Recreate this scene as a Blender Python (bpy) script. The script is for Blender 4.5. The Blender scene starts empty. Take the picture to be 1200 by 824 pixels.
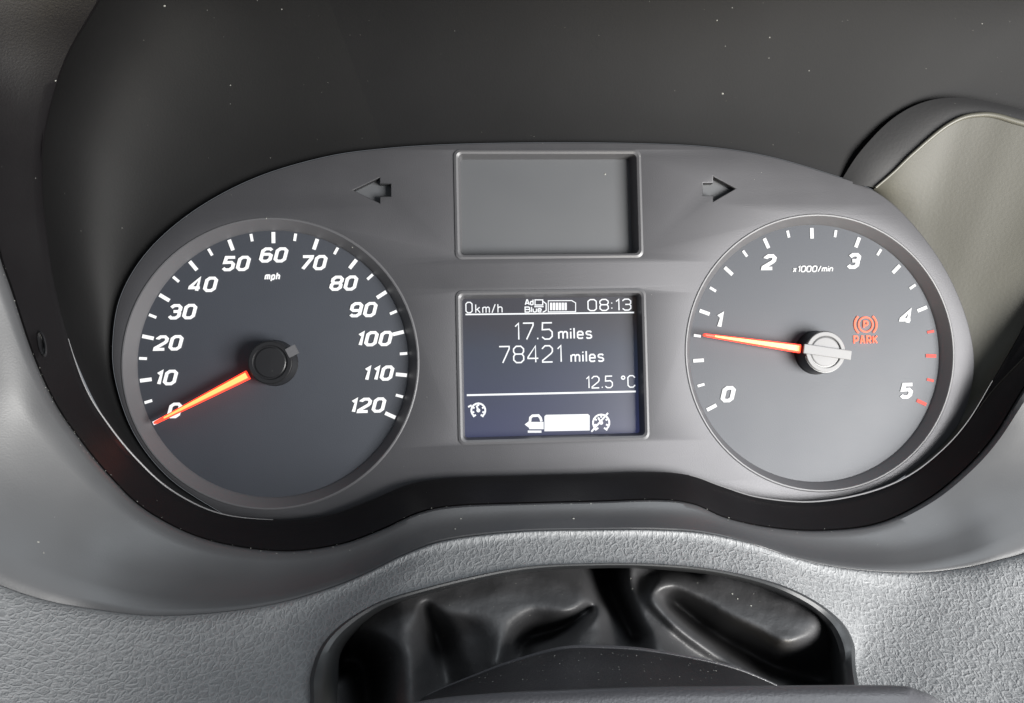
import bpy, bmesh, math, random
from mathutils import Vector, Matrix
from mathutils import noise as mnoise
random.seed(7)
# ---------------------------------------------------------------- camera, world, lights, exposure
U = 0.032                      # metres per model unit; model axes: x right, y up, h towards the viewer
F = 1000.0                     # focal length in pixels of the 1200 px wide photograph
CAM = Vector((-1.16889, -0.12801, 9.19442))
RX, RY, RZ = 0.03643746, -0.07698403, -0.02140951
ROT = Matrix.Rotation(RZ, 3, 'Z') @ Matrix.Rotation(RY, 3, 'Y') @ Matrix.Rotation(RX, 3, 'X')
M3 = Matrix(((1, 0, 0), (0, 0, -1), (0, 1, 0)))     # model axes -> world axes
scene = bpy.context.scene
C = scene.collection
cam_d = bpy.data.cameras.new('camera'); cam = bpy.data.objects.new('camera', cam_d); C.objects.link(cam)
cam.matrix_world = Matrix.Translation(M3 @ CAM * U) @ (M3 @ ROT).to_4x4()
cam_d.sensor_width = 36; cam_d.lens = F / 1200 * 36
cam_d.clip_start = 0.005; cam_d.clip_end = 50
scene.camera = cam

world = bpy.data.worlds.new('World'); scene.world = world; world.use_nodes = True
bg = world.node_tree.nodes['Background']
bg.inputs['Color'].default_value = (0.86, 0.92, 1.0, 1); bg.inputs['Strength'].default_value = 0.24

def area(name, loc, target, sx, sy, power, col, spread=180):
    l = bpy.data.lights.new(name, 'AREA'); l.shape = 'RECTANGLE'; l.size = sx * U; l.size_y = sy * U
    l.energy = power; l.color = col; l.spread = math.radians(spread)
    o = bpy.data.objects.new(name, l); C.objects.link(o)
    a = M3 @ Vector(loc) * U; b = M3 @ Vector(target) * U
    o.location = a; o.rotation_euler = (b - a).to_track_quat('-Z', 'Y').to_euler()
    return o
area('side_window_light', (10.5, -3.5, 12.5), (3, -0.5, 0), 9, 8, 9.5, (1.0, 0.985, 0.96))
area('warm_fill', (7, -9, 9), (3.2, -3, 1.2), 5, 4, 0.9, (1.0, 0.84, 0.50))  # added lamp, warms the gaiter and trim at right; no source seen
area('red_tint_fill', (-6.5, -8, 6), (-4.6, -2.4, 1.6), 4, 3, .32, (1.0, 0.30, 0.24))  # added lamp, tints the lower left bezel red; no source seen
area('windscreen_light', (9, 17, 10), (2, -4, 2), 18, 10, 2.3, (0.88, 0.95, 1.0))
area('far_window_light', (-20, 4, 10), (0, -2, 0), 10, 8, .15, (0.80, 0.90, 1.0))

scene.view_settings.view_transform = 'Standard'; scene.view_settings.look = 'None'
scene.view_settings.exposure = 0.0; scene.view_settings.gamma = 1.0
scene.render.engine = 'CYCLES'

# ---------------------------------------------------------------- helpers
def at(px, py, h):
    """point of the model at height h seen at this pixel of the photograph (measuring only)"""
    d = ROT @ Vector(((px - 600) / F, -(py - 412) / F, -1.0))
    return CAM + d * ((h - CAM.z) / d.z)

class MB:
    def __init__(s): s.v = []; s.f = []; s.m = []
    def add(s, vs, fs, mi=0):
        k = len(s.v); s.v += [tuple(v) for v in vs]; s.f += [tuple(i + k for i in f) for f in fs]; s.m += [mi] * len(fs)
    def grid(s, rows, closed=False, flip=False, mi=0):
        n = len(rows[0]); vs = [p for r in rows for p in r]; fs = []
        for j in range(len(rows) - 1):
            for i in range(n if closed else n - 1):
                i2 = (i + 1) % n
                q = (j * n + i, j * n + i2, (j + 1) * n + i2, (j + 1) * n + i)
                fs.append(q[::-1] if flip else q)
        s.add(vs, fs, mi)
    def box(s, c, ax, ay, az):
        c = Vector(c); ax = Vector(ax); ay = Vector(ay); az = Vector(az)
        vs = [c + ax * i + ay * j + az * k for k in (-1, 1) for j in (-1, 1) for i in (-1, 1)]
        s.add(vs, [(0, 2, 3, 1), (4, 5, 7, 6), (0, 1, 5, 4), (2, 6, 7, 3), (0, 4, 6, 2), (1, 3, 7, 5)])
    def build(s, name, mats, root=None, smooth=True, ang=40, parent=None):
        """root: the thing whose location the vertices are made relative to; parent: direct parent"""
        o0 = root.location if root else Vector((0, 0, 0))
        me = bpy.data.meshes.new(name)
        me.from_pydata([(M3 @ Vector(v)) * U - o0 for v in s.v], [], s.f)
        if not isinstance(mats, (list, tuple)): mats = [mats]
        for m in mats: me.materials.append(m)
        me.polygons.foreach_set('material_index', s.m)
        bm = bmesh.new(); bm.from_mesh(me)
        bmesh.ops.remove_doubles(bm, verts=bm.verts, dist=1e-7)
        bm.to_mesh(me); bm.free()
        if smooth:
            me.polygons.foreach_set('use_smooth', [True] * len(me.polygons))
            me.set_sharp_from_angle(angle=math.radians(ang))
        me.update()
        o = bpy.data.objects.new(name, me); C.objects.link(o)
        if root:
            o.parent = parent or root
        return o

def thing(name, label, cat, loc, group=None):
    o = bpy.data.objects.new(name, None); C.objects.link(o)
    o.location = M3 @ Vector(loc) * U; o.empty_display_size = 0.01
    o['label'] = label; o['category'] = cat; o['kind'] = 'thing'
    if group: o['group'] = group
    return o
def tag(o, label, cat, group=None):
    o['label'] = label; o['category'] = cat
    if group: o['group'] = group
    return o

def spline(pts, n):
    """Catmull-Rom through tuples, n samples per span"""
    out = []; m = len(pts)
    for i in range(m - 1):
        p0 = pts[max(i - 1, 0)]; p1 = pts[i]; p2 = pts[i + 1]; p3 = pts[min(i + 2, m - 1)]
        for k in range(n):
            t = k / n
            out.append(tuple(0.5 * (2 * b + (c - a) * t + (2 * a - 5 * b + 4 * c - d) * t * t + (3 * b - a - 3 * c + d) * t ** 3)
                             for a, b, c, d in zip(p0, p1, p2, p3)))
    out.append(tuple(pts[-1])); return out

def lerp(a, b, t): return tuple(x + (y - x) * t for x, y in zip(a, b))

def plate(name, loops, h, thick, bevel, mats, root, parent=None):
    """flat panel with holes; loops of (x,y) in model units, even-odd"""
    cu = bpy.data.curves.new(name, 'CURVE'); cu.dimensions = '2D'; cu.fill_mode = 'BOTH'
    cu.extrude = thick / 2 - bevel; cu.bevel_depth = bevel; cu.offset = -bevel; cu.bevel_resolution = 3
    for lp in loops:
        sp = cu.splines.new('POLY'); sp.points.add(len(lp) - 1)
        for p, (x, y) in zip(sp.points, lp): p.co = (x, y, 0, 1)
        sp.use_cyclic_u = True
    tmp = bpy.data.objects.new('tmp', cu); C.objects.link(tmp)
    dg = bpy.context.evaluated_depsgraph_get()
    me0 = bpy.data.meshes.new_from_object(tmp.evaluated_get(dg))
    mb = MB(); mb.add([(v.co.x, v.co.y, h - thick / 2 + v.co.z) for v in me0.vertices], [tuple(p.vertices) for p in me0.polygons])
    bpy.data.objects.remove(tmp); bpy.data.curves.remove(cu); bpy.data.meshes.remove(me0)
    return mb.build(name, mats, root, parent=parent, ang=50)

def circle(cx, cy, r, n=96): return [(cx + r * math.cos(2 * math.pi * i / n), cy + r * math.sin(2 * math.pi * i / n)) for i in range(n)]
def rrect(x0, y0, x1, y1, r, n=5):
    out = []
    for cx, cy, a in ((x1 - r, y1 - r, 0), (x0 + r, y1 - r, 90), (x0 + r, y0 + r, 180), (x1 - r, y0 + r, 270)):
        for k in range(n + 1):
            t = math.radians(a + 90 * k / n); out.append((cx + r * math.cos(t), cy + r * math.sin(t)))
    return out
def lathe(mb, cx, cy, prof, n=96, mi=0):
    rows = [[(cx + r * math.cos(2 * math.pi * i / n), cy + r * math.sin(2 * math.pi * i / n), h) for i in range(n)] for r, h in prof]
    mb.grid(rows, closed=True, mi=mi)
def tube(mb, pts, r, n=8, mi=0):
    rows = []; m = len(pts); pts = [Vector(p) for p in pts]
    for i, p in enumerate(pts):
        d = (pts[min(i + 1, m - 1)] - pts[max(i - 1, 0)]).normalized()
        a = d.cross(Vector((0, 0, 1)));
        if a.length < 1e-3: a = Vector((1, 0, 0))
        a.normalize(); b = d.cross(a); rr = r(i / (m - 1)) if callable(r) else r
        rows.append([p + (a * math.cos(2 * math.pi * k / n) + b * math.sin(2 * math.pi * k / n)) * rr for k in range(n)])
    mb.grid(rows, closed=True, mi=mi)

# ---------------------------------------------------------------- materials
def mat(name, col, rough=0.5, metal=0.0, spec=0.5, emit=None, estr=1.0, bump=None, coat=0.0, coat_rough=0.3, rvar=0.0, cvar=0.0, vscale=60):
    m = bpy.data.materials.new(name); m.use_nodes = True; nt = m.node_tree; b = nt.nodes['Principled BSDF']
    b.inputs['Base Color'].default_value = (*col, 1); b.inputs['Roughness'].default_value = rough
    b.inputs['Metallic'].default_value = metal; b.inputs['Specular IOR Level'].default_value = spec
    b.inputs['Coat Weight'].default_value = coat; b.inputs['Coat Roughness'].default_value = coat_rough
    if emit: b.inputs['Emission Color'].default_value = (*emit, 1); b.inputs['Emission Strength'].default_value = estr
    tc = None
    if bump or rvar or cvar: tc = nt.nodes.new('ShaderNodeTexCoord')
    if bump:
        sc, st = bump
        n = nt.nodes.new('ShaderNodeTexNoise'); n.inputs['Scale'].default_value = sc; n.inputs['Detail'].default_value = 3
        nt.links.new(tc.outputs['Object'], n.inputs['Vector'])
        bp = nt.nodes.new('ShaderNodeBump'); bp.inputs['Strength'].default_value = st; bp.inputs['Distance'].default_value = 0.0003
        nt.links.new(n.outputs['Fac'], bp.inputs['Height']); nt.links.new(bp.outputs['Normal'], b.inputs['Normal'])
    if rvar or cvar:
        n2 = nt.nodes.new('ShaderNodeTexNoise'); n2.inputs['Scale'].default_value = vscale; n2.inputs['Detail'].default_value = 6
        nt.links.new(tc.outputs['Object'], n2.inputs['Vector'])
        if rvar:
            mr = nt.nodes.new('ShaderNodeMapRange'); mr.inputs['From Min'].default_value = .3; mr.inputs['From Max'].default_value = .7
            mr.inputs['To Min'].default_value = max(rough - rvar, .02); mr.inputs['To Max'].default_value = rough + rvar
            nt.links.new(n2.outputs['Fac'], mr.inputs['Value']); nt.links.new(mr.outputs[0], b.inputs['Roughness'])
        if cvar:
            mx = nt.nodes.new('ShaderNodeMix'); mx.data_type = 'RGBA'
            mx.inputs[6].default_value = (*[c * (1 - cvar) for c in col], 1); mx.inputs[7].default_value = (*[c * (1 + cvar) for c in col], 1)
            nt.links.new(n2.outputs['Fac'], mx.inputs[0]); nt.links.new(mx.outputs[2], b.inputs['Base Color'])
    return m

M_plate = mat('satin_grey_plastic', (0.058, 0.058, 0.063), 0.48, 0.45, 0.5, bump=(2600, .14), rvar=.02, cvar=.08)
M_shoulder = mat('dial_surround_plastic', (0.085, 0.085, 0.09), 0.42, 0.1, 0.5, rvar=.04)
M_dial = mat('dial_face', (0.030, 0.034, 0.043), 0.54, 0.0, 0.47, bump=(2500, .12), rvar=.01, cvar=.05)
M_blank = mat('blank_window', (0.06, 0.063, 0.068), 0.5, 0.0, 0.6, rvar=.03)
M_lining = mat('hood_plastic', (0.0063, 0.0063, 0.0067), 0.56, 0.0, 0.11, bump=(1500, .08), cvar=.4, vscale=22)
M_left = mat('hood_side_plastic', (0.0066, 0.0066, 0.0068), 0.55, 0.0, 0.12, bump=(1500, .08), cvar=.4, vscale=22)
M_refl_band = mat('grey_reflection_band', (0.022, 0.022, 0.023), 0.6, bump=(900, .15))
M_highlight = mat('clear_edge_plastic', (0.14, 0.14, 0.145), 0.35)
M_reflection = mat('beige_reflection', (0.046, 0.045, 0.037), 0.55, 0.0, 0.35, bump=(900, .15), cvar=.05)
M_refl_edge = mat('pale_reflection_edge', (0.075, 0.073, 0.06), 0.45)
M_rim = mat('gloss_black_rim', (0.005, 0.0045, 0.005), 0.42, 0.0, 0.18, rvar=.05, bump=(1800, .15))
M_bezel = mat('smooth_grey_plastic', (0.054, 0.055, 0.058), 0.42, 0.0, 0.6, rvar=.05, cvar=.04, bump=(2000, .08))
M_trim = mat('opening_trim_plastic', (0.03, 0.032, 0.034), 0.42, 0.0, 0.5, rvar=.06)
M_dark = mat('dark_plastic', (0.018, 0.018, 0.02), 0.45, 0.0, 0.5, bump=(1500, .4), rvar=.08)
M_black = mat('gloss_black', (0.008, 0.008, 0.009), 0.34, 0.0, 0.6)
M_glare = mat('glare_grey', (0.20, 0.20, 0.205), 0.5, 0.0, 0.15)  # grey of the right hub, with window glare put into the colour
M_gaiter = mat('black_leatherette', (0.034, 0.034, 0.036), 0.56, 0.0, 0.8, bump=(1100, .3), rvar=.04)
M_shroud = mat('shroud_plastic', (0.06, 0.06, 0.066), 0.35, 0.0, 0.5, bump=(1500, .3), rvar=.08)
M_white = mat('backlit_white', (0.1, 0.1, 0.1), 0.6, spec=.2, emit=(1, 1, 1), estr=0.95)
M_lcdw = mat('lcd_white', (0.1, 0.1, 0.1), 0.5, emit=(0.93, 0.96, 1), estr=0.85)
M_redt = mat('backlit_red', (0.1, 0.01, 0.01), 0.6, spec=.1, emit=(1, 0.20, 0.16), estr=0.85)
M_needle = mat('needle_red', (0.8, 0.05, 0.03), 0.35, emit=(1, 0.03, 0.012), estr=2.2)
M_core = mat('needle_core', (0.9, 0.3, 0.1), 0.35, emit=(1, 0.30, 0.07), estr=1.3)
M_warn = mat('warning_red', (0.1, 0.01, 0.01), 0.6, spec=.1, emit=(1, 0.20, 0.11), estr=1.9)
M_lcd = mat('lcd_glass', (0.022, 0.024, 0.032), 0.3, 0.0, 0.5, emit=(0.030, 0.036, 0.075), estr=1.0)
nt = M_lcd.node_tree; b_ = nt.nodes['Principled BSDF']      # uneven backlight of the screen
tc_ = nt.nodes.new('ShaderNodeTexCoord'); sp_ = nt.nodes.new('ShaderNodeSeparateXYZ'); cr_ = nt.nodes.new('ShaderNodeValToRGB'); nz_ = nt.nodes.new('ShaderNodeTexNoise')
nt.links.new(tc_.outputs['Generated'], sp_.inputs[0]); nt.links.new(tc_.outputs['Generated'], nz_.inputs['Vector']); nz_.inputs['Scale'].default_value = 2.5
ma_ = nt.nodes.new('ShaderNodeMath'); ma_.operation = 'MULTIPLY_ADD'; ma_.inputs[1].default_value = .35; nt.links.new(nz_.outputs['Fac'], ma_.inputs[0]); nt.links.new(sp_.outputs['Z'], ma_.inputs[2])
nt.links.new(ma_.outputs[0], cr_.inputs[0]); nt.links.new(cr_.outputs[0], b_.inputs['Emission Color'])
cr_.color_ramp.elements[0].position = .15; cr_.color_ramp.elements[0].color = (.020, .024, .075, 1)
cr_.color_ramp.elements[1].position = 1.1; cr_.color_ramp.elements[1].color = (.012, .008, .006, 1)
e_ = cr_.color_ramp.elements.new(.75); e_.color = (.012, .018, .032, 1)
M_dust = mat('dust', (0.25, 0.25, 0.23), 0.9)

def leather():
    m = bpy.data.materials.new('grained_dashboard_leather'); m.use_nodes = True; nt = m.node_tree; b = nt.nodes['Principled BSDF']
    N = nt.nodes.new; L = nt.links.new
    tc = N('ShaderNodeTexCoord')
    ns = N('ShaderNodeTexNoise'); ns.inputs['Scale'].default_value = 260; ns.inputs['Detail'].default_value = 2; L(tc.outputs['Object'], ns.inputs['Vector'])
    ad = N('ShaderNodeVectorMath'); ad.operation = 'MULTIPLY_ADD'; ad.inputs[1].default_value = (.0027, .0027, .0027)
    L(ns.outputs['Color'], ad.inputs[0]); L(tc.outputs['Object'], ad.inputs[2])
    mp = N('ShaderNodeMapping'); mp.inputs['Rotation'].default_value = (0, math.radians(28), 0); mp.inputs['Scale'].default_value = (1.7, 1, .8)
    L(ad.outputs[0], mp.inputs['Vector'])
    def vor(scale):
        v = N('ShaderNodeTexVoronoi'); v.feature = 'DISTANCE_TO_EDGE'; v.inputs['Scale'].default_value = scale; L(mp.outputs[0], v.inputs['Vector'])
        r = N('ShaderNodeMapRange'); r.interpolation_type = 'SMOOTHSTEP'; r.inputs['From Min'].default_value = 0; r.inputs['From Max'].default_value = .22
        L(v.outputs['Distance'], r.inputs['Value']); return r
    v1, v2 = vor(350), vor(900)
    n3 = N('ShaderNodeTexNoise'); n3.inputs['Scale'].default_value = 1500; n3.inputs['Detail'].default_value = 3; L(tc.outputs['Object'], n3.inputs['Vector'])
    a1 = N('ShaderNodeMath'); a1.operation = 'MULTIPLY_ADD'; a1.inputs[1].default_value = .45; L(v2.outputs[0], a1.inputs[0]); L(v1.outputs[0], a1.inputs[2])
    a2 = N('ShaderNodeMath'); a2.operation = 'MULTIPLY_ADD'; a2.inputs[1].default_value = .5; L(n3.outputs['Fac'], a2.inputs[0]); L(a1.outputs[0], a2.inputs[2])
    bp = N('ShaderNodeBump'); bp.invert = True; bp.inputs['Strength'].default_value = .50; bp.inputs['Distance'].default_value = .00032
    L(a2.outputs[0], bp.inputs['Height']); L(bp.outputs['Normal'], b.inputs['Normal'])
    mx = N('ShaderNodeMix'); mx.data_type = 'RGBA'; mx.inputs[6].default_value = (.235, .24, .245, 1); mx.inputs[7].default_value = (.200, .205, .21, 1)
    L(v1.outputs[0], mx.inputs[0]); L(mx.outputs[2], b.inputs['Base Color'])
    b.inputs['Roughness'].default_value = .58
    return m
M_leather = leather()

# ---------------------------------------------------------------- dashboard, surround, rim
# stations run from the top left, down, along the bottom and up the right side: (px, py, h)
RI = [(165, -90, 2.0), (118, 0, 1.7), (78, 70, 1.5), (54, 150, 1.3), (50, 215, 1.2), (56, 280, 1.1), (64, 333, 1.0), (80, 397, .9), (101, 456, .75), (128, 499, .6), (160, 538, .45), (200, 574, .32),
      (255, 601, .22), (320, 609, .18), (380, 605, .18), (430, 588, .18), (478, 568, .18), (525, 560, .18), (617, 557, .18), (700, 555, .18), (765, 553, .18), (808, 557, .18), (846, 570, .2),
      (890, 583, .18), (950, 588, .16), (1010, 579, .15), (1060, 560, .15), (1100, 531, .17), (1133, 495, .22), (1163, 446, .25), (1200, 381, .32), (1245, 290, .42), (1280, 180, .55)]
RO = [(-20, -90, 2.4), (-12, 0, 2.1), (-14, 70, 1.9), (-12, 150, 1.75), (-10, 225, 1.65), (-3, 290, 1.55), (14, 343, 1.45), (38, 415, 1.35), (64, 472, 1.2), (93, 515, 1.1), (128, 558, 1.0), (172, 599, .9),
      (240, 632, .82), (325, 646, .8), (395, 639, .8), (445, 622, .8), (492, 601, .8), (535, 593, .8), (617, 590, .8), (700, 588, .8), (770, 586, .8), (812, 591, .8), (850, 607, .8),
      (900, 618, .7), (960, 622, .62), (1028, 614, .55), (1085, 587, .48), (1130, 551, .48), (1166, 510, .5), (1205, 447, .55), (1260, 370, .62), (1310, 280, .7), (1350, 180, .8)]
BO = [(-400, -90, 2.9), (-400, 40, 2.8), (-400, 160, 2.7), (-380, 280, 2.6), (-340, 380, 2.5), (-280, 480, 2.4), (-200, 560, 2.3), (-100, 635, 2.15), (-20, 677, 2.0), (45, 701, 1.85), (105, 713, 1.7), (175, 721, 1.6),
      (250, 718, 1.5), (325, 707, 1.4), (385, 690, 1.32), (430, 672, 1.27), (475, 650, 1.22), (525, 633, 1.2), (610, 623, 1.2), (700, 621, 1.2), (770, 621, 1.2), (825, 625, 1.22), (880, 637, 1.27),
      (940, 656, 1.2), (1000, 667, 1.15), (1070, 671, 1.1), (1125, 666, 1.1), (1170, 656, 1.12), (1215, 642, 1.1), (1290, 600, 1.05), (1370, 520, 1.0), (1450, 400, 1.0), (1500, 200, 1.0)]
NS = 8
ri, ro, bo = spline(RI, NS), spline(RO, NS), spline(BO, NS)
P3 = lambda L: [at(*p) for p in L]

surround = thing('cluster_surround', 'smooth grey moulded surround with glossy black rim framing the instrument dials', 'dashboard surround', (0, -2.5, 1))
mb = MB()
rows = []
for t, dh in ((0, -.45), (0, -.03), (.03, 0), (.2, .0), (.5, .0), (.8, 0), (.95, .01), (1.0, -.03)):
    rows.append([at(*(lambda q: (q[0], q[1], q[2] + dh))(lerp(a, b, t))) for a, b in zip(ri, ro)])
mb.grid(rows); mb.build('rim', M_rim, surround)
mb = MB(); rows = []
for t, dh in ((0, -.10), (.0, -.03), (.02, .03), (.06, .05), (.2, .02), (.4, -.02), (.6, -.02), (.8, .0), (.93, .015), (.98, .0), (1.0, -.01)):
    rows.append([at(*(lambda q: (q[0], q[1], q[2] + dh))(lerp(a, b, t))) for a, b in zip(ro, bo)])
mb.grid(rows); mb.build('bezel', M_bezel, surround)
mb = MB(); tube(mb, [at(x, y, h + .05) for x, y, h in ri[7 * NS:13 * NS + 1]], lambda t: .003 + .007 * math.sin(math.pi * t), 8); mb.build('cover_edge', M_highlight, surround)  # pale tube standing in for the highlight along the rim's inner edge
mb = MB(); tube(mb, [at(x, y, h + .05) for x, y, h in ri[21 * NS:29 * NS + 1]], lambda t: .003 + .006 * math.sin(math.pi * t), 8); mb.build('cover_edge', M_highlight, surround)  # the same highlight on the right, also a pale tube
# clip recess in the left of the rim
p = at(51, 403, 1.24)
mb = MB(); rows = []
for r, h in ((1.0, .0), (.85, .02), (.6, -.01), (.3, -.03), (0.01, -.035)):
    rows.append([(p.x + .035 * r * math.cos(a) - .02 * r * math.sin(a), p.y + .12 * r * math.sin(a), p.z + h + .02) for a in [2 * math.pi * k / 20 for k in range(20)]])
mb.grid(rows, closed=True); mb.build('clip', M_black, surround)

# leather dashboard: from the edge of the bezel down to the opening or below the frame
LO = []
low = [(-700, 200), (-700, 400), (-680, 600), (-640, 780), (-600, 930), (-500, 1000), (-350, 1020), (-200, 1040), (-80, 1040), (20, 1030), (90, 1030), (180, 1020),
       (300, 1000), (358, 850), (364, 790), (383, 748), (425, 715), (478, 694), (600, 666), (700, 660), (790, 662), (860, 671), (925, 689),
       (975, 718), (1000, 752), (1008, 810), (1060, 1000), (1200, 1040), (1340, 1040), (1500, 950), (1560, 800), (1600, 600), (1640, 300)]
slope = 1 / 95.0
for (x, y), b in zip(low, BO):
    side = x < -300 or x > 1350
    d = max(0, y - (760 if side else b[1]))
    LO.append((x, y, b[2] + .03 + min(d * slope * .95, 3.6)))
lo = spline(LO, NS)
mb = MB(); rows = []
for t, dh in ((0, -.05), (.004, .0), (.012, .035), (.03, .05), (.06, .045), (.12, .02), (.2, 0), (.3, 0), (.4, 0), (.5, 0), (.6, 0), (.7, 0), (.8, 0), (.9, 0), (1, 0)):
    rows.append([at(*(lambda q: (q[0], q[1], q[2] + dh))(lerp((a[0], a[1], a[2]), (b[0], b[1], b[2] - .03), t))) for a, b in zip(bo, lo)])
mb.grid(rows)
dash = mb.build('dashboard', M_leather); dash['kind'] = 'structure'; dash['label'] = 'grained grey dashboard skin below the dials'

# opening trim around the gaiter
i0, i1 = 13 * NS, 25 * NS
oo = lo[i0:i1 + 1]
INN = [(394, 870), (396, 800), (402, 760), (436, 724), (484, 703), (603, 674), (702, 666), (790, 669), (855, 679), (912, 699), (952, 725), (970, 758), (977, 812)]
inn = spline([(x, y) for x, y in INN], NS)
trim = thing('opening_trim', 'thin dark grey arched trim lip around the black steering column gaiter', 'trim', tuple(at(690, 700, 2)))
mb = MB(); rows = []
for t, dh in ((0, -.12), (0, .03), (.15, .07), (.4, .07), (.6, .03), (.75, -.12), (1.0, -.35), (1.0, -1.4)):
    rows.append([at(a[0] + (b[0] - a[0]) * t, a[1] + (b[1] - a[1]) * t, a[2] + dh) for a, b in zip(oo, inn)])
mb.grid(rows); mb.build('trim_lip', M_trim, trim)

# ---------------------------------------------------------------- hood over the dials
hood = thing('instrument_hood', 'dark curved hood lining arching over and beside the dials', 'hood', (0, 3, 1))
PE = [(262, 603), (200, 562), (158, 510), (136, 450), (132, 400), (142, 345), (175, 292), (230, 245), (300, 208), (380, 184), (450, 174), (530, 169), (640, 167), (750, 168), (830, 172), (900, 183), (970, 203), (1024, 223), (1065, 257), (1105, 310), (1132, 370), (1142, 430), (1128, 490), (1098, 528), (1060, 558)]
OE = [(250, 601, .2), (192, 570, .32), (125, 494, .6), (84, 410, .85), (62, 333, 1.0), (50, 260, 1.12), (48, 190, 1.25), (60, 110, 1.4), (110, 0, 1.7), (190, -90, 2.0), (330, -150, 2.4), (480, -170, 2.6), (640, -180, 2.7), (800, -180, 2.7), (950, -180, 2.7), (1080, -180, 2.7), (1230, -160, 2.6), (1330, -100, 2.0), (1400, 20, 1.4), (1390, 150, 1.1), (1330, 260, .85), (1215, 381, .45), (1168, 446, .28), (1112, 525, .18), (1064, 560, .14)]
pe, oe = spline(PE, NS), spline(OE, NS)
mb = MB(); rows = []
K = 14
for k in range(K + 1):
    t = k / K
    row = []
    for a, b in zip(pe, oe):
        h = -.10 + (b[2] + .10) * (1 - math.cos(t * math.pi / 2)) ** .8
        tt = math.sin(t * math.pi / 2) ** 1.15
        row.append(at(a[0] + (b[0] - a[0]) * tt, a[1] + (b[1] - a[1]) * tt, h))
    rows.append(row)
cut = 10 * NS
mb.grid([w[cut:] for w in rows]); mb.build('hood_lining', M_lining, hood)
mb = MB(); mb.grid([w[:cut + 1] for w in rows]); mb.build('left_side_lining', M_left, hood)

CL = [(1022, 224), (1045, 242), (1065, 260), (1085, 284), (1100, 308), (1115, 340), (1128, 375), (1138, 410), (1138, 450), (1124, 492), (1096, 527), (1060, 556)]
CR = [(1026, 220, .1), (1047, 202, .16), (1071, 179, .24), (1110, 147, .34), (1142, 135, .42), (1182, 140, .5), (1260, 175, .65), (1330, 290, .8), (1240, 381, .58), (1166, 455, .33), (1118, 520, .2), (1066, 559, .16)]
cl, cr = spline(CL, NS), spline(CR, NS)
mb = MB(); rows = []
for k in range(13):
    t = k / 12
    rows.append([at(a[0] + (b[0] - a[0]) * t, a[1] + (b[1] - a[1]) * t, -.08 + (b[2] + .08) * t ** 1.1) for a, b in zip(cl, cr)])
mb.grid(rows); mb.build('reflection_panel', M_reflection, hood)  # reflection in the cover lens, built as a solid beige piece
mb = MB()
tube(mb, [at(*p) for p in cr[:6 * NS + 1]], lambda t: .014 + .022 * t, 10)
mb.build('reflection_edge', M_refl_edge, hood)  # bright edge of the lens reflection, built as a pale tube
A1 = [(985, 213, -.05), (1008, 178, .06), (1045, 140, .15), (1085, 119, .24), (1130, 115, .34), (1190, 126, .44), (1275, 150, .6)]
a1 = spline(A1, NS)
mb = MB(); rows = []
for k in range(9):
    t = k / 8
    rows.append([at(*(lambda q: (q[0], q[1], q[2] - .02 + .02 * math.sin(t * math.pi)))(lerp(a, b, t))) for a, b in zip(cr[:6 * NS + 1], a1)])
mb.grid(rows); mb.build('reflection_band', M_refl_band, hood)  # grey outer band of the lens reflection, built solid

# ---------------------------------------------------------------- face plate with cut-outs
SX, TX, CY = -3.0, 3.0, 0.121
panel = thing('instrument_fascia', 'satin grey instrument face plate holding both dials and the two windows', 'fascia', (0, CY, 0))
def XY(px, py, h=0): v = at(px, py, h); return (v.x, v.y)
out = [XY(x, y) for x, y in [(p[0], p[1]) for p in pe]]
bott = [(1010, 590), (950, 600), (880, 600), (840, 590), (800, 575), (700, 572), (617, 574), (530, 578), (480, 590), (430, 608), (380, 622), (320, 622)]
out += [XY(x, y) for x, y in bott]
BW = (XY(534, 240)[0], XY(640, 302)[1], XY(751, 240)[0], XY(640, 177)[1])
LW = (XY(537, 430)[0], XY(650, 517)[1], XY(757.5, 430)[0], XY(640, 341)[1])
def arrow(pts, h=0):
    return [XY(x, y, h) for x, y in pts]
AL = [(414, 223), (445, 208), (445, 215.5), (458, 215.5), (458, 230), (445, 230), (445, 238)]
AR = [(862, 221), (836, 207), (836, 214.5), (824, 214.5), (824, 229), (836, 229), (836, 236)]
plate('face_plate', [out, circle(SX, CY, 1.535), circle(TX, CY, 1.535), rrect(*BW, .06), rrect(*LW, .06), arrow(AL), arrow(AR)], 0, .09, .012, M_plate, panel)
for pts, lab in ((AL, 'left-pointing unlit arrow cut-out'), (AR, 'right-pointing unlit arrow cut-out')):
    c = [XY(x, y) for x, y in pts]; cx = sum(p[0] for p in c) / 7; cy = sum(p[1] for p in c) / 7
    mb = MB()
    rows = [[(x, y, -.02) for x, y in c], [(x, y, -.11) for x, y in c]]
    mb.grid(rows, closed=True)
    big = [(cx + (x - cx) * 1.1, cy + (y - cy) * 1.1, -.11) for x, y in c]
    mb.add(big, [(0, 1, 2, 5, 6)[::-1], (2, 3, 4, 5)[::-1]])
    o = mb.build('turn_arrow', M_blank, panel, smooth=False); o['label'] = lab

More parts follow.
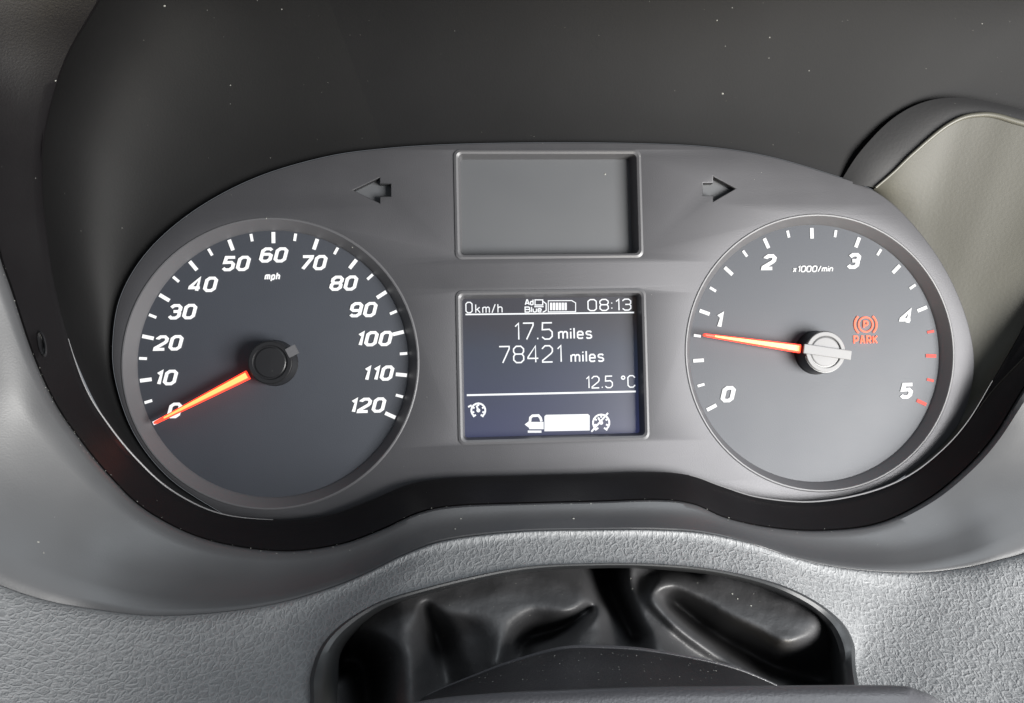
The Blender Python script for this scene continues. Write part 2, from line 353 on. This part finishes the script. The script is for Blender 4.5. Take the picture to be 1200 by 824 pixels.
def window(name, R, inner, label, cat, m_in, depth=.17):
    x0, y0, x1, y1 = R
    t = thing(name, label, cat, ((x0 + x1) / 2, (y0 + y1) / 2, -.1))
    mb = MB(); rows = []
    # inner = inset of the floor on left, bottom, right, top
    for k, h, r in ((0.0, -.06, .055), (-.012, .012, .07), (.012, .022, .06), (.035, .008, .05), (1, -depth, .03), (1, -depth - .04, .03)):
        if k <= .05: a = (x0 + k, y0 + k, x1 - k, y1 - k)
        else: a = (x0 + inner[0], y0 + inner[1], x1 - inner[2], y1 - inner[3])
        rows.append([(x, y, h) for x, y in rrect(*a, r)])
    mb.grid(rows, closed=True, flip=False); mb.build('frame', M_shoulder, t, ang=35)
    a = (x0 + inner[0] - .01, y0 + inner[1] - .01, x1 - inner[2] + .01, y1 - inner[3] + .01)
    lp = [(x, y, -depth) for x, y in rrect(*a, .03)]
    mb = MB(); mb.add(lp, [tuple(range(len(lp)))]); mb.add([(x, y, -depth - .03) for x, y, _ in lp], [tuple(range(len(lp)))[::-1]])
    return t, mb
t, mb = window('blank_window', BW, (.065, .065, .075, .05), 'empty dark rectangular window in the plate, above the lit information screen', 'blank window', M_blank)
mb.build('blanking_panel', M_blank, t)
screen, mb = window('information_display', LW, (.06, .055, .06, .06), 'lit digital screen between the dials showing clock, mileage and temperature', 'display screen', M_lcd, .15)
mb.build('screen', M_lcd, screen)

# ---------------------------------------------------------------- lettering made of strokes
def G(w=.6):
    c = .16; g = {}
    g['0'] = [([(c, 0), (w - c, 0), (w, c), (w, 1 - c), (w - c, 1), (c, 1), (0, 1 - c), (0, c)], True)]
    g['1'] = [([(.06, .80), (.26, 1), (.26, 0)], False)]
    g['2'] = [([(0, .80), (0, 1 - c), (c, 1), (w - c, 1), (w, 1 - c), (w, .64), (w - .08, .52), (0, .10), (0, 0), (w, 0)], False)]
    g['3'] = [([(0, .84), (c, 1), (w - c, 1), (w, 1 - c), (w, .62), (w - .1, .52), (.2, .52)], False), ([(w - .1, .52), (w, .40), (w, c), (w - c, 0), (c, 0), (0, .16)], False)]
    g['4'] = [([(w - .14, 0), (w - .14, 1), (0, .32), (0, .24), (w + .02, .24)], False)]
    g['5'] = [([(w, 1), (.04, 1), (.02, .58), (w - c, .60), (w, .60 - c), (w, c), (w - c, 0), (c, 0), (0, .14)], False)]
    g['6'] = [([(w - .02, .88), (w - c, 1), (c, 1), (0, 1 - c), (0, c), (c, 0), (w - c, 0), (w, c), (w, .58 - c * .7), (w - c * .8, .56), (.02, .56)], False)]
    g['7'] = [([(0, 1), (w, 1), (w, .86), (.2, 0)], False)]
    g['8'] = [([(c, 0), (w - c, 0), (w, c), (w, .38), (w - .1, .52), (w, .66), (w, 1 - c), (w - c, 1), (c, 1), (0, 1 - c), (0, .66), (.1, .52), (0, .38), (0, c)], True), ([(.1, .52), (w - .1, .52)], False)]
    g['9'] = [([(.02, .12), (c, 0), (w - c, 0), (w, c), (w, 1 - c), (w - c, 1), (c, 1), (0, 1 - c), (0, .44 + c * .7), (c * .8, .44), (w - .02, .44)], False)]
    g['.'] = [([(.0, 0), (.0, .09)], False)]
    g[':'] = [([(0, .16), (0, .25)], False), ([(0, .62), (0, .71)], False)]
    g['/'] = [([(0, -.02), (.32, 1)], False)]
    g['k'] = [([(0, 0), (0, 1)], False), ([(.38, .66), (.05, .34)], False), ([(.14, .42), (.42, 0)], False)]
    g['m'] = [([(0, 0), (0, .66)], False), ([(0, .52), (.12, .66), (.26, .66), (.32, .56), (.32, 0)], False), ([(.32, .52), (.44, .66), (.56, .66), (.64, .56), (.64, 0)], False)]
    g['h'] = [([(0, 0), (0, 1)], False), ([(0, .50), (.12, .66), (.30, .66), (.40, .54), (.40, 0)], False)]
    g['n'] = [([(0, 0), (0, .66)], False), ([(0, .50), (.12, .66), (.30, .66), (.40, .54), (.40, 0)], False)]
    g['i'] = [([(0, 0), (0, .66)], False), ([(0, .84), (0, .96)], False)]
    g['l'] = [([(0, 0), (0, 1)], False)]
    g['e'] = [([(0, .34), (.40, .34), (.40, .52), (.30, .66), (.1, .66), (0, .54), (0, .12), (.1, 0), (.32, 0), (.40, .08)], False)]
    g['s'] = [([(.38, .56), (.30, .66), (.09, .66), (0, .57), (0, .44), (.09, .36), (.30, .32), (.38, .23), (.38, .10), (.29, 0), (.08, 0), (0, .09)], False)]
    g['p'] = [([(0, -.28), (0, .66)], False), ([(0, .56), (.12, .66), (.30, .66), (.40, .54), (.40, .12), (.30, 0), (.12, 0), (0, .1)], False)]
    g['x'] = [([(0, 0), (.38, .64)], False), ([(0, .64), (.38, 0)], False)]
    g['d'] = [([(.4, 1), (.4, 0)], False), ([(.4, .56), (.28, .66), (.1, .66), (0, .54), (0, .12), (.1, 0), (.28, 0), (.4, .1)], False)]
    g['u'] = [([(0, .66), (0, .12), (.1, 0), (.28, 0), (.4, .14)], False), ([(.4, .66), (.4, 0)], False)]
    g['A'] = [([(0, 0), (.26, 1), (.36, 1), (w + .02, 0)], False), ([(.12, .3), (w - .1, .3)], False)]
    g['B'] = [([(0, 0), (0, 1), (w - c, 1), (w - .04, .86), (w - .04, .64), (w - c, .52), (w, .38), (w, .14), (w - c, 0)], True), ([(0, .52), (w - c, .52)], False)]
    g['C'] = [([(w, .82), (w - c, 1), (c, 1), (0, 1 - c), (0, c), (c, 0), (w - c, 0), (w, .18)], False)]
    g['P'] = [([(0, 0), (0, 1), (w - c, 1), (w, 1 - c), (w, .54), (w - c, .40), (0, .40)], False)]
    g['R'] = [([(0, 0), (0, 1), (w - c, 1), (w, 1 - c), (w, .58), (w - c, .44), (0, .44)], False), ([(.26, .44), (w, 0)], False)]
    g['K'] = [([(0, 0), (0, 1)], False), ([(w, 1), (.05, .46)], False), ([(.2, .56), (w, 0)], False)]
    g[' '] = []
    r = .14; g['o'] = [([(r + .14 * math.cos(a), .84 + .14 * math.sin(a)) for a in [math.pi * k / 4 for k in range(8)]], True)]
    return g
GL = G()
def gw(ch):
    if ch == ' ': return .28
    return max(x for l, _ in GL[ch] for x, y in l)
_z = [0]
def stroke(mb, pts, closed, w, h, thick=.006):
    """flat mitred ribbon through (x,y) points"""
    _z[0] = (_z[0] + 1) % 7; h = h + _z[0] * .0006
    n = len(pts); L = []; R = []
    for i in range(n):
        p = Vector(pts[i])
        a = Vector(pts[(i - 1) % n]) if (closed or i > 0) else None
        b = Vector(pts[(i + 1) % n]) if (closed or i < n - 1) else None
        d1 = (p - a).normalized() if a is not None else None; d2 = (b - p).normalized() if b is not None else None
        if d1 is None: d1 = d2
        if d2 is None: d2 = d1
        n1 = Vector((-d1.y, d1.x)); n2 = Vector((-d2.y, d2.x)); m = n1 + n2
        m = m.normalized() if m.length > 1e-4 else n1
        k = min(1 / max(m.dot(n1), .4), 1.7)
        L.append((*(p + m * w / 2 * k), h)); R.append((*(p - m * w / 2 * k), h))
    mb.grid([R + (R[:1] if closed else []), L + (L[:1] if closed else [])])
def text_mb(s, x0, base, height, w, h, width=None, shear=0.0, sp=None, center=False):
    sp = sp if sp is not None else .2 + w * .8
    tot = sum(gw(c) for c in s) + sp * (len(s) - 1)
    sc = (height - w)         # strokes are centred, so the body is inset by half the width
    kx = ((width - w) / tot) if width else sc
    mb = MB(); x = 0.0
    off = -(tot * kx) / 2 if center else w / 2
    for c in s:
        for l, cl_ in GL[c]:
            pts = [((x + px) * kx + off + x0 + shear * py * sc - shear * sc / 2, base + w / 2 + py * sc) for px, py in l]
            stroke(mb, pts, cl_, w, h)
        x += gw(c) + sp
    return mb

def dial_common(root, cx, rim_floor):
    mb = MB(); d = -.15
    n = 96
    mb.add([(cx, CY, d)] + [(cx + (rim_floor + .03) * math.cos(2 * math.pi * i / n), CY + (rim_floor + .03) * math.sin(2 * math.pi * i / n), d) for i in range(n)],
           [(0, i + 1, (i + 1) % n + 1) for i in range(n)])
    mb.build('dial_face', M_dial, root)
    mb = MB(); lathe(mb, cx, CY, [(1.555, -.004), (1.55, .003), (1.54, .008), (1.527, .006), (1.518, -.006), (rim_floor + .012, d + .03), (rim_floor, d + .012), (rim_floor - .004, d - .01)])
    mb.build('dial_ring', M_shoulder, root, ang=30)

D = -.15
def tick(root, cx, i, n, long_, m, label=None):
    a = math.radians(180 + 25.8 - 231.6 * i / n)
    rm, hl, hw = (1.356, .060, .0195) if long_ else (1.377, .040, .0145)
    dx, dy = math.cos(a), math.sin(a)
    mb = MB(); mb.box((cx + rm * dx, CY + rm * dy, D + .006), (dx * hl, dy * hl, 0), (-dy * hw, dx * hw, 0), (0, 0, .003))
    o = mb.build('tick_mark', m, root, smooth=False)
    if label: o['label'] = label

# ---------------------------------------------------------------- speedometer
speedo = thing('speedometer', 'left round dial marked 0 to 120 mph with its orange needle on zero', 'speedometer', (SX, CY, D))
dial_common(speedo, SX, 1.435)
for i in range(25): tick(speedo, SX, i, 24, i % 2 == 0, M_white)
SN = {'0': (205, 481), '10': (194.6, 442.6), '20': (198, 402), '30': (214, 365.4), '40': (238.3, 333.5), '50': (277, 309), '60': (321, 299), '70': (367, 308),
      '80': (403, 332), '90': (425.7, 363), '100': (438.4, 397), '110': (443, 437.5), '120': (430.5, 475)}
for s, (px, py) in SN.items():
    v = at(px, py, D); H = .164; w = .031
    mb = text_mb(s, v.x, v.y - H / 2, H, w, D + .008, shear=.22, sp=.34, center=True)
    # widen the characters
    for k, q in enumerate(mb.v): mb.v[k] = (v.x + (q[0] - v.x) * 1.22, q[1], q[2])
    o = mb.build('numeral', M_white, speedo, smooth=False); o['label'] = 'numeral ' + s
v = at(319.6, 324.5, D); mb = text_mb('mph', v.x, v.y - .035, .085, .016, D + .008, shear=.2, sp=.34, center=True)
mb.build('unit_lettering', M_white, speedo, smooth=False)

def needle_and_hub(root, cx, tip_px, start_px, cap_mat, bright):
    # hub: dark collar, cap disc and tail bar
    hc = .10
    mb = MB(); lathe(mb, cx, CY, [(.248, D + .001), (.242, D + .02), (.238, D + .04), (.234, hc - .03), (.230, hc - .012), (.215, hc - .01), (.0005, hc - .008)], 64)
    mb.build('hub_collar', M_black, root, ang=30)
    mb = MB(); lathe(mb, cx, CY, [(.222, hc - .03), (.222, hc + .004), (.216, hc + .010), (.182, hc + .010), (.176, hc + .004), (.176, hc - .03)], 64)
    mb.build('cap_ring', cap_mat, root, ang=30)
    mb = MB(); lathe(mb, cx, CY, [(.160, hc - .03), (.160, hc - .004), (.152, hc + .002), (.02, hc + .008), (.0005, hc + .008)], 64)
    cap = mb.build('hub_cap', cap_mat, root, ang=30)
    a = at(*tip_px, .0); ang = math.atan2(a.y - CY, a.x - cx); L = math.hypot(a.x - cx, a.y - CY)
    u = Vector((math.cos(ang), math.sin(ang), 0)); nn = Vector((-u.y, u.x, 0)); c = Vector((cx, CY, 0))
    s = at(*start_px, .03); r0 = (Vector((s.x, s.y, 0)) - c).length
    # tapered needle with a ridge
    mb = MB(); rows = []
    def sec(r, hw, h, th): 
        p = c + u * r; return [p - nn * hw + Vector((0, 0, h - th)), p - nn * hw + Vector((0, 0, h)), p - nn * hw * .5 + Vector((0, 0, h + .012)), p + nn * hw * .5 + Vector((0, 0, h + .012)), p + nn * hw + Vector((0, 0, h)), p + nn * hw + Vector((0, 0, h - th))]
    R = [sec(r0, .047, .04, .05), sec(r0 + (L - r0) * .5, .032, .03, .04), sec(L - .02, .016, .02, .03), sec(L, .010, .015, .02)]
    mb.grid(R, closed=True); mb.add(R[0], [(0, 1, 2, 3, 4, 5)]); mb.add(R[-1], [(5, 4, 3, 2, 1, 0)])
    nd = mb.build('needle', M_needle, root, smooth=False)
    mb = MB()
    def s2(r, hw, h): p = c + u * r; return [p - nn * hw + Vector((0, 0, h)), p - nn * hw + Vector((0, 0, h + .006)), p + nn * hw + Vector((0, 0, h + .006)), p + nn * hw + Vector((0, 0, h))]
    R = [s2(r0 + .01, .030, .052), s2(r0 + (L - r0) * .5, .019, .042), s2(L - .12, .009, .036)]
    mb.grid(R, closed=True); mb.add(R[0], [(0, 1, 2, 3)]); mb.add(R[-1], [(3, 2, 1, 0)])
    mb.build('light_strip', M_core, root, smooth=False, parent=nd)
    return u, nn, c, cap
u, nn, c, cap = needle_and_hub(speedo, SX, (181, 496), (290, 438.5), M_black, False)
mb = MB(); mb.box(c - u * .255 + Vector((0, 0, .10)), u * .055, nn * .05, (0, 0, .022)); mb.build('counterweight', M_shoulder, speedo, smooth=False)

# ---------------------------------------------------------------- tachometer
tacho = thing('rev_counter', 'right round dial marked 0 to 5 with orange needle near 1', 'rev counter', (TX, CY, D))
dial_common(tacho, TX, 1.455)
for i in range(21):
    red = i >= 17
    tick(tacho, TX, i, 20, i % 2 == 0, M_redt if red else M_white, 'red tick mark' if red else None)
TN = {'0': (853, 462), '1': (842, 375.5), '2': (901, 307.5), '3': (1000, 306), '4': (1062, 371), '5': (1062, 458)}
for s, (px, py) in TN.items():
    v = at(px, py, D); H = .180; w = .039
    mb = text_mb(s, v.x, v.y - H / 2, H, w, D + .008, shear=.22, sp=.34, center=True)
    for k, q in enumerate(mb.v): mb.v[k] = (v.x + (q[0] - v.x) * 1.22, q[1], q[2])
    o = mb.build('numeral', M_white, tacho, smooth=False); o['label'] = 'numeral ' + s
v = at(952.5, 315.5, D); mb = text_mb('x1000/min', v.x, v.y - .035, .075, .014, D + .008, width=.47, shear=.2, sp=.26, center=True)
mb.build('unit_lettering', M_white, tacho, smooth=False)
u, nn, c, cap = needle_and_hub(tacho, TX, (824, 392.5), (938, 406.5), M_glare, True)  # same hub as on the left dial, coloured paler for the window glare
mb = MB(); mb.box(c + u * -.012 + Vector((0, 0, .118)), u * .272, nn * .052, (0, 0, .014))
o = mb.build('hub_bar', M_glare, tacho, smooth=False)
bv = o.modifiers.new('bevel', 'BEVEL'); bv.width = .0003; bv.segments = 2

# parking brake warning light on the right dial
pb = thing('parking_brake_light', 'small glowing red brake symbol over the word PARK on the right dial', 'warning light', tuple(at(1014, 385, D)))
v = at(1014, 380.5, D); mb = MB(); R_ = .083
stroke(mb, [(v.x + R_ * math.cos(a), v.y + R_ * math.sin(a)) for a in [2 * math.pi * k / 24 for k in range(24)]], True, .017, D + .008)
mb.build('ring', M_warn, pb, smooth=False)
for sgn in (-1, 1):
    mb = MB(); pts = []
    for k in range(9):
        a = math.radians(-48 + 96 * k / 8); pts.append((v.x + sgn * .128 * math.cos(a), v.y + .125 * math.sin(a)))
    stroke(mb, pts, False, .022, D + .008); mb.build('bracket', M_warn, pb, smooth=False)
mb = text_mb('P', v.x, v.y - .045, .09, .018, D + .008, center=True, shear=.05); mb.build('letter', M_warn, pb, smooth=False)
v = at(1014, 398.5, D); mb = text_mb('PARK', v.x, v.y - .046, .098, .0165, D + .008, width=.285, center=True, sp=.40); mb.build('lettering', M_warn, pb, smooth=False)

for dy_ in (.0, -.17):                                      # light the lamp throws on the dial round it
    pl = bpy.data.lights.new('warning_lamp', 'POINT'); pl.energy = .00035; pl.color = (1, .08, .06); pl.shadow_soft_size = .001
    po = bpy.data.objects.new('warning_lamp', pl); C.objects.link(po); q = at(1014, 382, D); po.location = M3 @ Vector((q.x, q.y + dy_, D + .055)) * U

# ---------------------------------------------------------------- text and symbols of the display
HS = -.15 + .004
def lcd(s, x0, x1, base, hgt, w=.0125, name='lettering', label=None):
    a = at(x0, base, HS); b = at(x1, base, HS); wd = b.x - a.x; bb = (a.y + b.y) / 2 
    mb = text_mb(s, a.x, bb, hgt / 103.0, w, HS, width=wd, sp=.26)
    o = mb.build(name, M_lcdw, screen, smooth=False)
    o['label'] = label or ('text ' + s)
lcd('0', 545.5, 554, 367.2, 13, .012, label='speed digit 0'); lcd('km/h', 557, 589, 367, 10.5, .011, label='km/h text')
lcd('08:13', 688.5, 740, 364.5, 14, .0135, label='clock 08:13')
lcd('17.5', 602, 648, 398.5, 20, .0150, label='trip 17.5'); lcd('miles', 654, 694, 397.5, 13.5, .017, label='miles after the trip figure')
lcd('78421', 584.5, 658.5, 425.5, 20, .0150, label='total 78421'); lcd('miles', 668.5, 708, 424.5, 13.5, .017, label='miles after the total')
lcd('12.5 oC', 686, 745, 455, 14.5, .0135, label='temperature 12.5 degrees')
def S(px, py): v = at(px, py, HS); return (v.x, v.y)
def lineobj(name, segs, w, label=None, fills=()):
    mb = MB()
    for pts, cl_ in segs: stroke(mb, [S(*p) for p in pts], cl_, w, HS)
    for f in fills:
        _z[0] = (_z[0] + 1) % 7
        mb.add([(*S(*p), HS + _z[0] * .0006) for p in f], [tuple(range(len(f)))[::-1]])
    o = mb.build(name, M_lcdw, screen, smooth=False)
    if label: o['label'] = label
lineobj('rule', [([(545.5, 368.6), (743, 366.3)], False)], .016, 'upper line')
lineobj('rule', [([(547, 463.2), (745, 458.8)], False)], .020, 'lower line')
def rect(x0, y0, x1, y1): return [(x0, y1), (x1, y1), (x1, y0), (x0, y0)]
# additive symbol: words Ad Blue, pump and tank gauge
mb = text_mb('Ad', S(614.8, 358)[0], S(614.8, 358)[1], .068, .013, HS, width=.10, sp=.2); mb2 = text_mb('Blue', S(614.8, 366.5)[0], S(614.8, 366.5)[1], .068, .012, HS, width=.19, sp=.2)
mb.add(mb2.v, mb2.f); o = mb.build('lettering', M_lcdw, screen, smooth=False); o['label'] = 'Ad Blue text'
lineobj('pump_symbol', [(rect(627, 351.5, 636, 357.5), True), ([(636, 353), (640, 356), (640, 364), (636, 366)], False), ([(626, 359.5), (637, 359.5)], False)], .012, 'pump beside the tank gauge')
lineobj('tank_gauge', [([(642.5, 352.5), (670, 352.3), (674.5, 355), (674.5, 365.3), (642.5, 365.6)], True)], .010, 'tank outline partly filled',
        [rect(644.5 + k * 3.4, 354.8, 647.2 + k * 3.4, 363.6) for k in range(6)])
# cruise symbol lower left
def gauge_icon(cx, cy, r, name, label, needle_dir, extra):
    arc = [(cx + r * math.cos(math.radians(a)), cy - r * math.sin(math.radians(a))) for a in range(-50, 231, 20)]
    segs = [(arc, False), ([(cx, cy), (cx + r * .75 * math.cos(needle_dir), cy - r * .75 * math.sin(needle_dir))], False)]
    for a in (-20, 30, 90, 150, 200):
        ca, sa = math.cos(math.radians(a)), -math.sin(math.radians(a)); segs.append(([(cx + r * .62 * ca, cy + r * .62 * sa), (cx + r * ca, cy + r * sa)], False))
    segs += [([(cx + r * .75, cy + r * .9), (cx + r * .35, cy + r * .62)], False), ([(cx - r * .75, cy + r * .9), (cx - r * .35, cy + r * .62)], False)]
    lineobj(name, segs + extra, .020, label, [[(cx + 2.4 * math.cos(t), cy + 2.4 * math.sin(t)) for t in [math.pi * k / 4 for k in range(8)]]])
gauge_icon(560.5, 481, 8.2, 'cruise_symbol', 'small gauge symbol at lower left', math.radians(110), [([(548.6, 477), (552.6, 475)], False)])
gauge_icon(704.5, 495.5, 9.6, 'limiter_symbol', 'gauge symbol with a slash at the lower right', math.radians(120), [([(693, 506), (712.5, 484)], False)])
# lorry symbol
lineobj('lorry_symbol', [([(621, 495), (621.5, 489.5), (624, 487.3), (631, 487), (633.5, 490), (634.5, 494)], False)], .028, 'solid white lorry symbol',
        [[(614.8, 497.5), (620.5, 493), (620.5, 502)], rect(620, 494.5, 637, 503), rect(618.5, 504.6, 634.5, 507.2), [(638, 505.5), (691, 504.5), (691, 487), (689, 485.3), (640, 486.2), (638, 488)]])

# ---------------------------------------------------------------- gaiter and column below
gx0, gx1, gy0, gy1 = 372, 1000, 645, 900
def seg_d(x, y, pts):
    best = 1e9
    for (ax, ay), (bx, by) in zip(pts[:-1], pts[1:]):
        vx, vy = bx - ax, by - ay; t = max(0, min(1, ((x - ax) * vx + (y - ay) * vy) / (vx * vx + vy * vy)))
        best = min(best, math.hypot(x - ax - vx * t, y - ay - vy * t))
    return best
RIDGES = [  # polyline, height, width px at both ends
    ([(915, 808), (880, 788), (835, 760), (795, 732), (769, 707), (765, 694), (775, 685)], .42, 10, 7),
    ([(775, 684), (800, 687), (840, 705), (880, 727), (915, 745)], .50, 10, 26),
    ([(840, 664), (890, 688), (935, 722)], .55, 22, 40),
    ([(738, 650), (736, 690), (752, 730), (780, 770)], .34, 18, 22),
    ([(455, 705), (540, 688), (620, 692), (668, 702)], .62, 34, 24),
    ([(560, 700), (585, 735), (592, 780)], .32, 36, 20),
    ([(440, 715), (462, 735), (478, 770), (480, 860)], .40, 26, 18),
    ([(700, 722), (690, 745), (680, 770)], .42, 14, 40),
]
VALL = [
    ([(790, 706), (835, 742), (880, 768), (960, 800)], .75, 9, 34),
    ([(708, 650), (716, 690), (742, 745)], .60, 18, 14),
    ([(690, 716), (655, 738), (615, 752), (600, 790)], .45, 7, 16),
    ([(404, 775), (426, 785), (432, 870)], 1.1, 24, 26),
    ([(500, 712), (512, 750), (525, 800)], .40, 8, 24),
]
import numpy as np
gaiter = thing('column_gaiter', 'crumpled black leatherette gaiter folded inside the arched opening below the dials', 'gaiter', tuple(at(690, 740, 2)))
NX, NY = 260, 110
gx = np.linspace(gx0, gx1, NX + 1); gy = np.linspace(gy0, gy1, NY + 1); GX, GY = np.meshgrid(gx, gy)
Hm = .95 + (GY - 660) * .0080
for lst, sg in ((RIDGES, 1), (VALL, -1)):
    for pts, a, w0, w1 in lst:
        sp = spline(pts, 6); best = np.full(GX.shape, 1e9); nseg = len(sp) - 1
        for si, ((ax, ay), (bx, by)) in enumerate(zip(sp[:-1], sp[1:])):
            vx, vy = bx - ax, by - ay; t = np.clip(((GX - ax) * vx + (GY - ay) * vy) / (vx * vx + vy * vy), 0, 1)
            best = np.minimum(best, np.hypot(GX - ax - vx * t, GY - ay - vy * t) / (w0 + (w1 - w0) * (si + t) / nseg))
        Hm = Hm + sg * a * np.exp(-best ** 2)
for i in range(NX + 1):
    for j in range(NY + 1): Hm[j, i] += .05 * mnoise.noise((gx[i] / 60, gy[j] / 40, 1))
cap_h = 1.30 + (GY - 660) * .0085 - .35 * np.clip((470 - GX) / 60, 0, 1)
Hm = cap_h - np.log1p(np.exp((cap_h - Hm) / .06)) * .06      # folds never rise through the opening
for _ in range(5):
    Pm = np.pad(Hm, 1, 'edge'); Hm = (Pm[:-2, 1:-1] + Pm[2:, 1:-1] + Pm[1:-1, :-2] + Pm[1:-1, 2:] + 2 * Hm) / 6
for i in range(NX + 1):
    for j in range(NY + 1):
        q = mnoise.noise((gx[i] / 42 + gy[j] / 60, gy[j] / 26 - gx[i] / 90, 7)); Hm[j, i] += .035 * q + .004 * mnoise.noise((gx[i] / 9, gy[j] / 7, 9))
mb = MB(); rows = [[at(gx[i], gy[j], float(Hm[j, i])) for i in range(NX + 1)] for j in range(NY + 1)]
mb.grid(rows, flip=True); mb.build('gaiter_cloth', M_gaiter, gaiter, ang=180)

shroud = thing('steering_column_shroud', 'black rounded steering column cover with dusty top in front of the gaiter', 'column cover', tuple(at(680, 800, 3)))
TOPC = [(455, 845), (500, 815), (560, 790), (605, 774), (660, 760), (712, 759), (770, 764), (846, 779), (892, 795), (930, 815), (970, 850)]
tcs = spline(TOPC, NS)
mb = MB(); rows = []
for dy, h in ((10, 1.7), (3, 2.2), (0, 2.35), (1.5, 2.45), (6, 2.6), (20, 2.9), (50, 3.4), (90, 3.9), (160, 4.3)):
    rows.append([at(x, y + dy, h) for x, y in tcs])
mb.grid(rows, flip=True); mb.build('column_top', M_dark, shroud, ang=80)
mb = MB(); tube(mb, [at(x, y + 1.5, 2.38) for x, y in tcs[NS:-NS]], lambda t: .012 + .016 * math.sin(math.pi * t), 8); mb.build('edge_bead', M_shroud, shroud)  # paler bead added for the highlight along the column's top edge
LOWC = [(440, 840), (496, 821), (583, 812), (670, 808), (758, 805), (900, 803.5), (1040, 803), (1075, 808), (1105, 824), (1140, 860)]
lcs = spline(LOWC, NS)
mb = MB(); rows = []
for dy, h in ((8, 3.6), (2, 3.9), (0, 4.0), (1.5, 4.05), (5, 4.1), (14, 4.15), (60, 4.3), (140, 4.5)):
    rows.append([at(x, y + dy, h) for x, y in lcs])
mb.grid(rows, flip=True); mb.build('front_cover', M_shroud, shroud, ang=80)

# ---------------------------------------------------------------- dust
dg = bpy.context.evaluated_depsgraph_get(); dg.update()
cpos = cam.matrix_world.translation
mb = MB(); Mi = M3.inverted()
def speck(px, py, r):
    d = ((M3 @ (at(px, py, 0) - CAM))).normalized()
    ok, loc, nor, idx, ob, mw = scene.ray_cast(dg, cpos, d)
    if not ok or ob.name.startswith(('screen', 'dial_face', 'needle', 'light', 'numeral')): return
    p = (Mi @ loc) / U; n = (Mi @ nor).normalized()
    if n.dot(CAM - p) < 0: n = -n
    a = n.orthogonal().normalized(); b = n.cross(a); k = 5; a0 = random.random() * 6
    ring = []
    for i in range(k):
        q = r * random.uniform(.5, 1.3); t = a0 + 2 * math.pi * i / k
        ring.append(p + a * q * math.cos(t) + b * q * math.sin(t) + n * .001)
    mb.add([p + n * r * .7] + ring, [(0, i + 1, (i + 1) % k + 1) for i in range(k)])
for px, py in ((858, 9), (840, 24), (902, 44), (850, 54), (901, 68), (948, 83), (847, 110), (1151, 28), (270, 100), (193, 7), (330, 11), (65, 95), (750, 183), (709, 204), (413, 290), (312, 256),
               (45, 635), (51, 648), (410, 645), (533, 620), (540, 608), (92, 514), (739, 678), (741, 690), (858, 696), (864, 702), (880, 710), (500, 672), (672, 608), (418, 796)):
    speck(px, py, random.uniform(.006, .013))
def scatter(n, x0, x1, y0, y1, lo_, hi_):
    for _ in range(n): speck(random.uniform(x0, x1), random.uniform(y0, y1), random.uniform(lo_, hi_))
scatter(60, 100, 1200, 0, 170, .0012, .0035)
scatter(60, 0, 1200, 180, 640, .002, .004)
scatter(70, 380, 980, 670, 800, .002, .006)
scatter(90, 560, 880, 765, 803, .003, .007)
for i in range(len(ro)):                                   # dust caught along the edge of the rim
    if random.random() < .6:
        x, y, h = ro[i]; speck(x + random.uniform(-3, 3), y + random.uniform(-2, 3), random.uniform(.003, .007))
d = mb.build('dust_specks', M_dust, smooth=False); d['kind'] = 'stuff'; d['label'] = 'pale dust specks lying on the dark plastic'
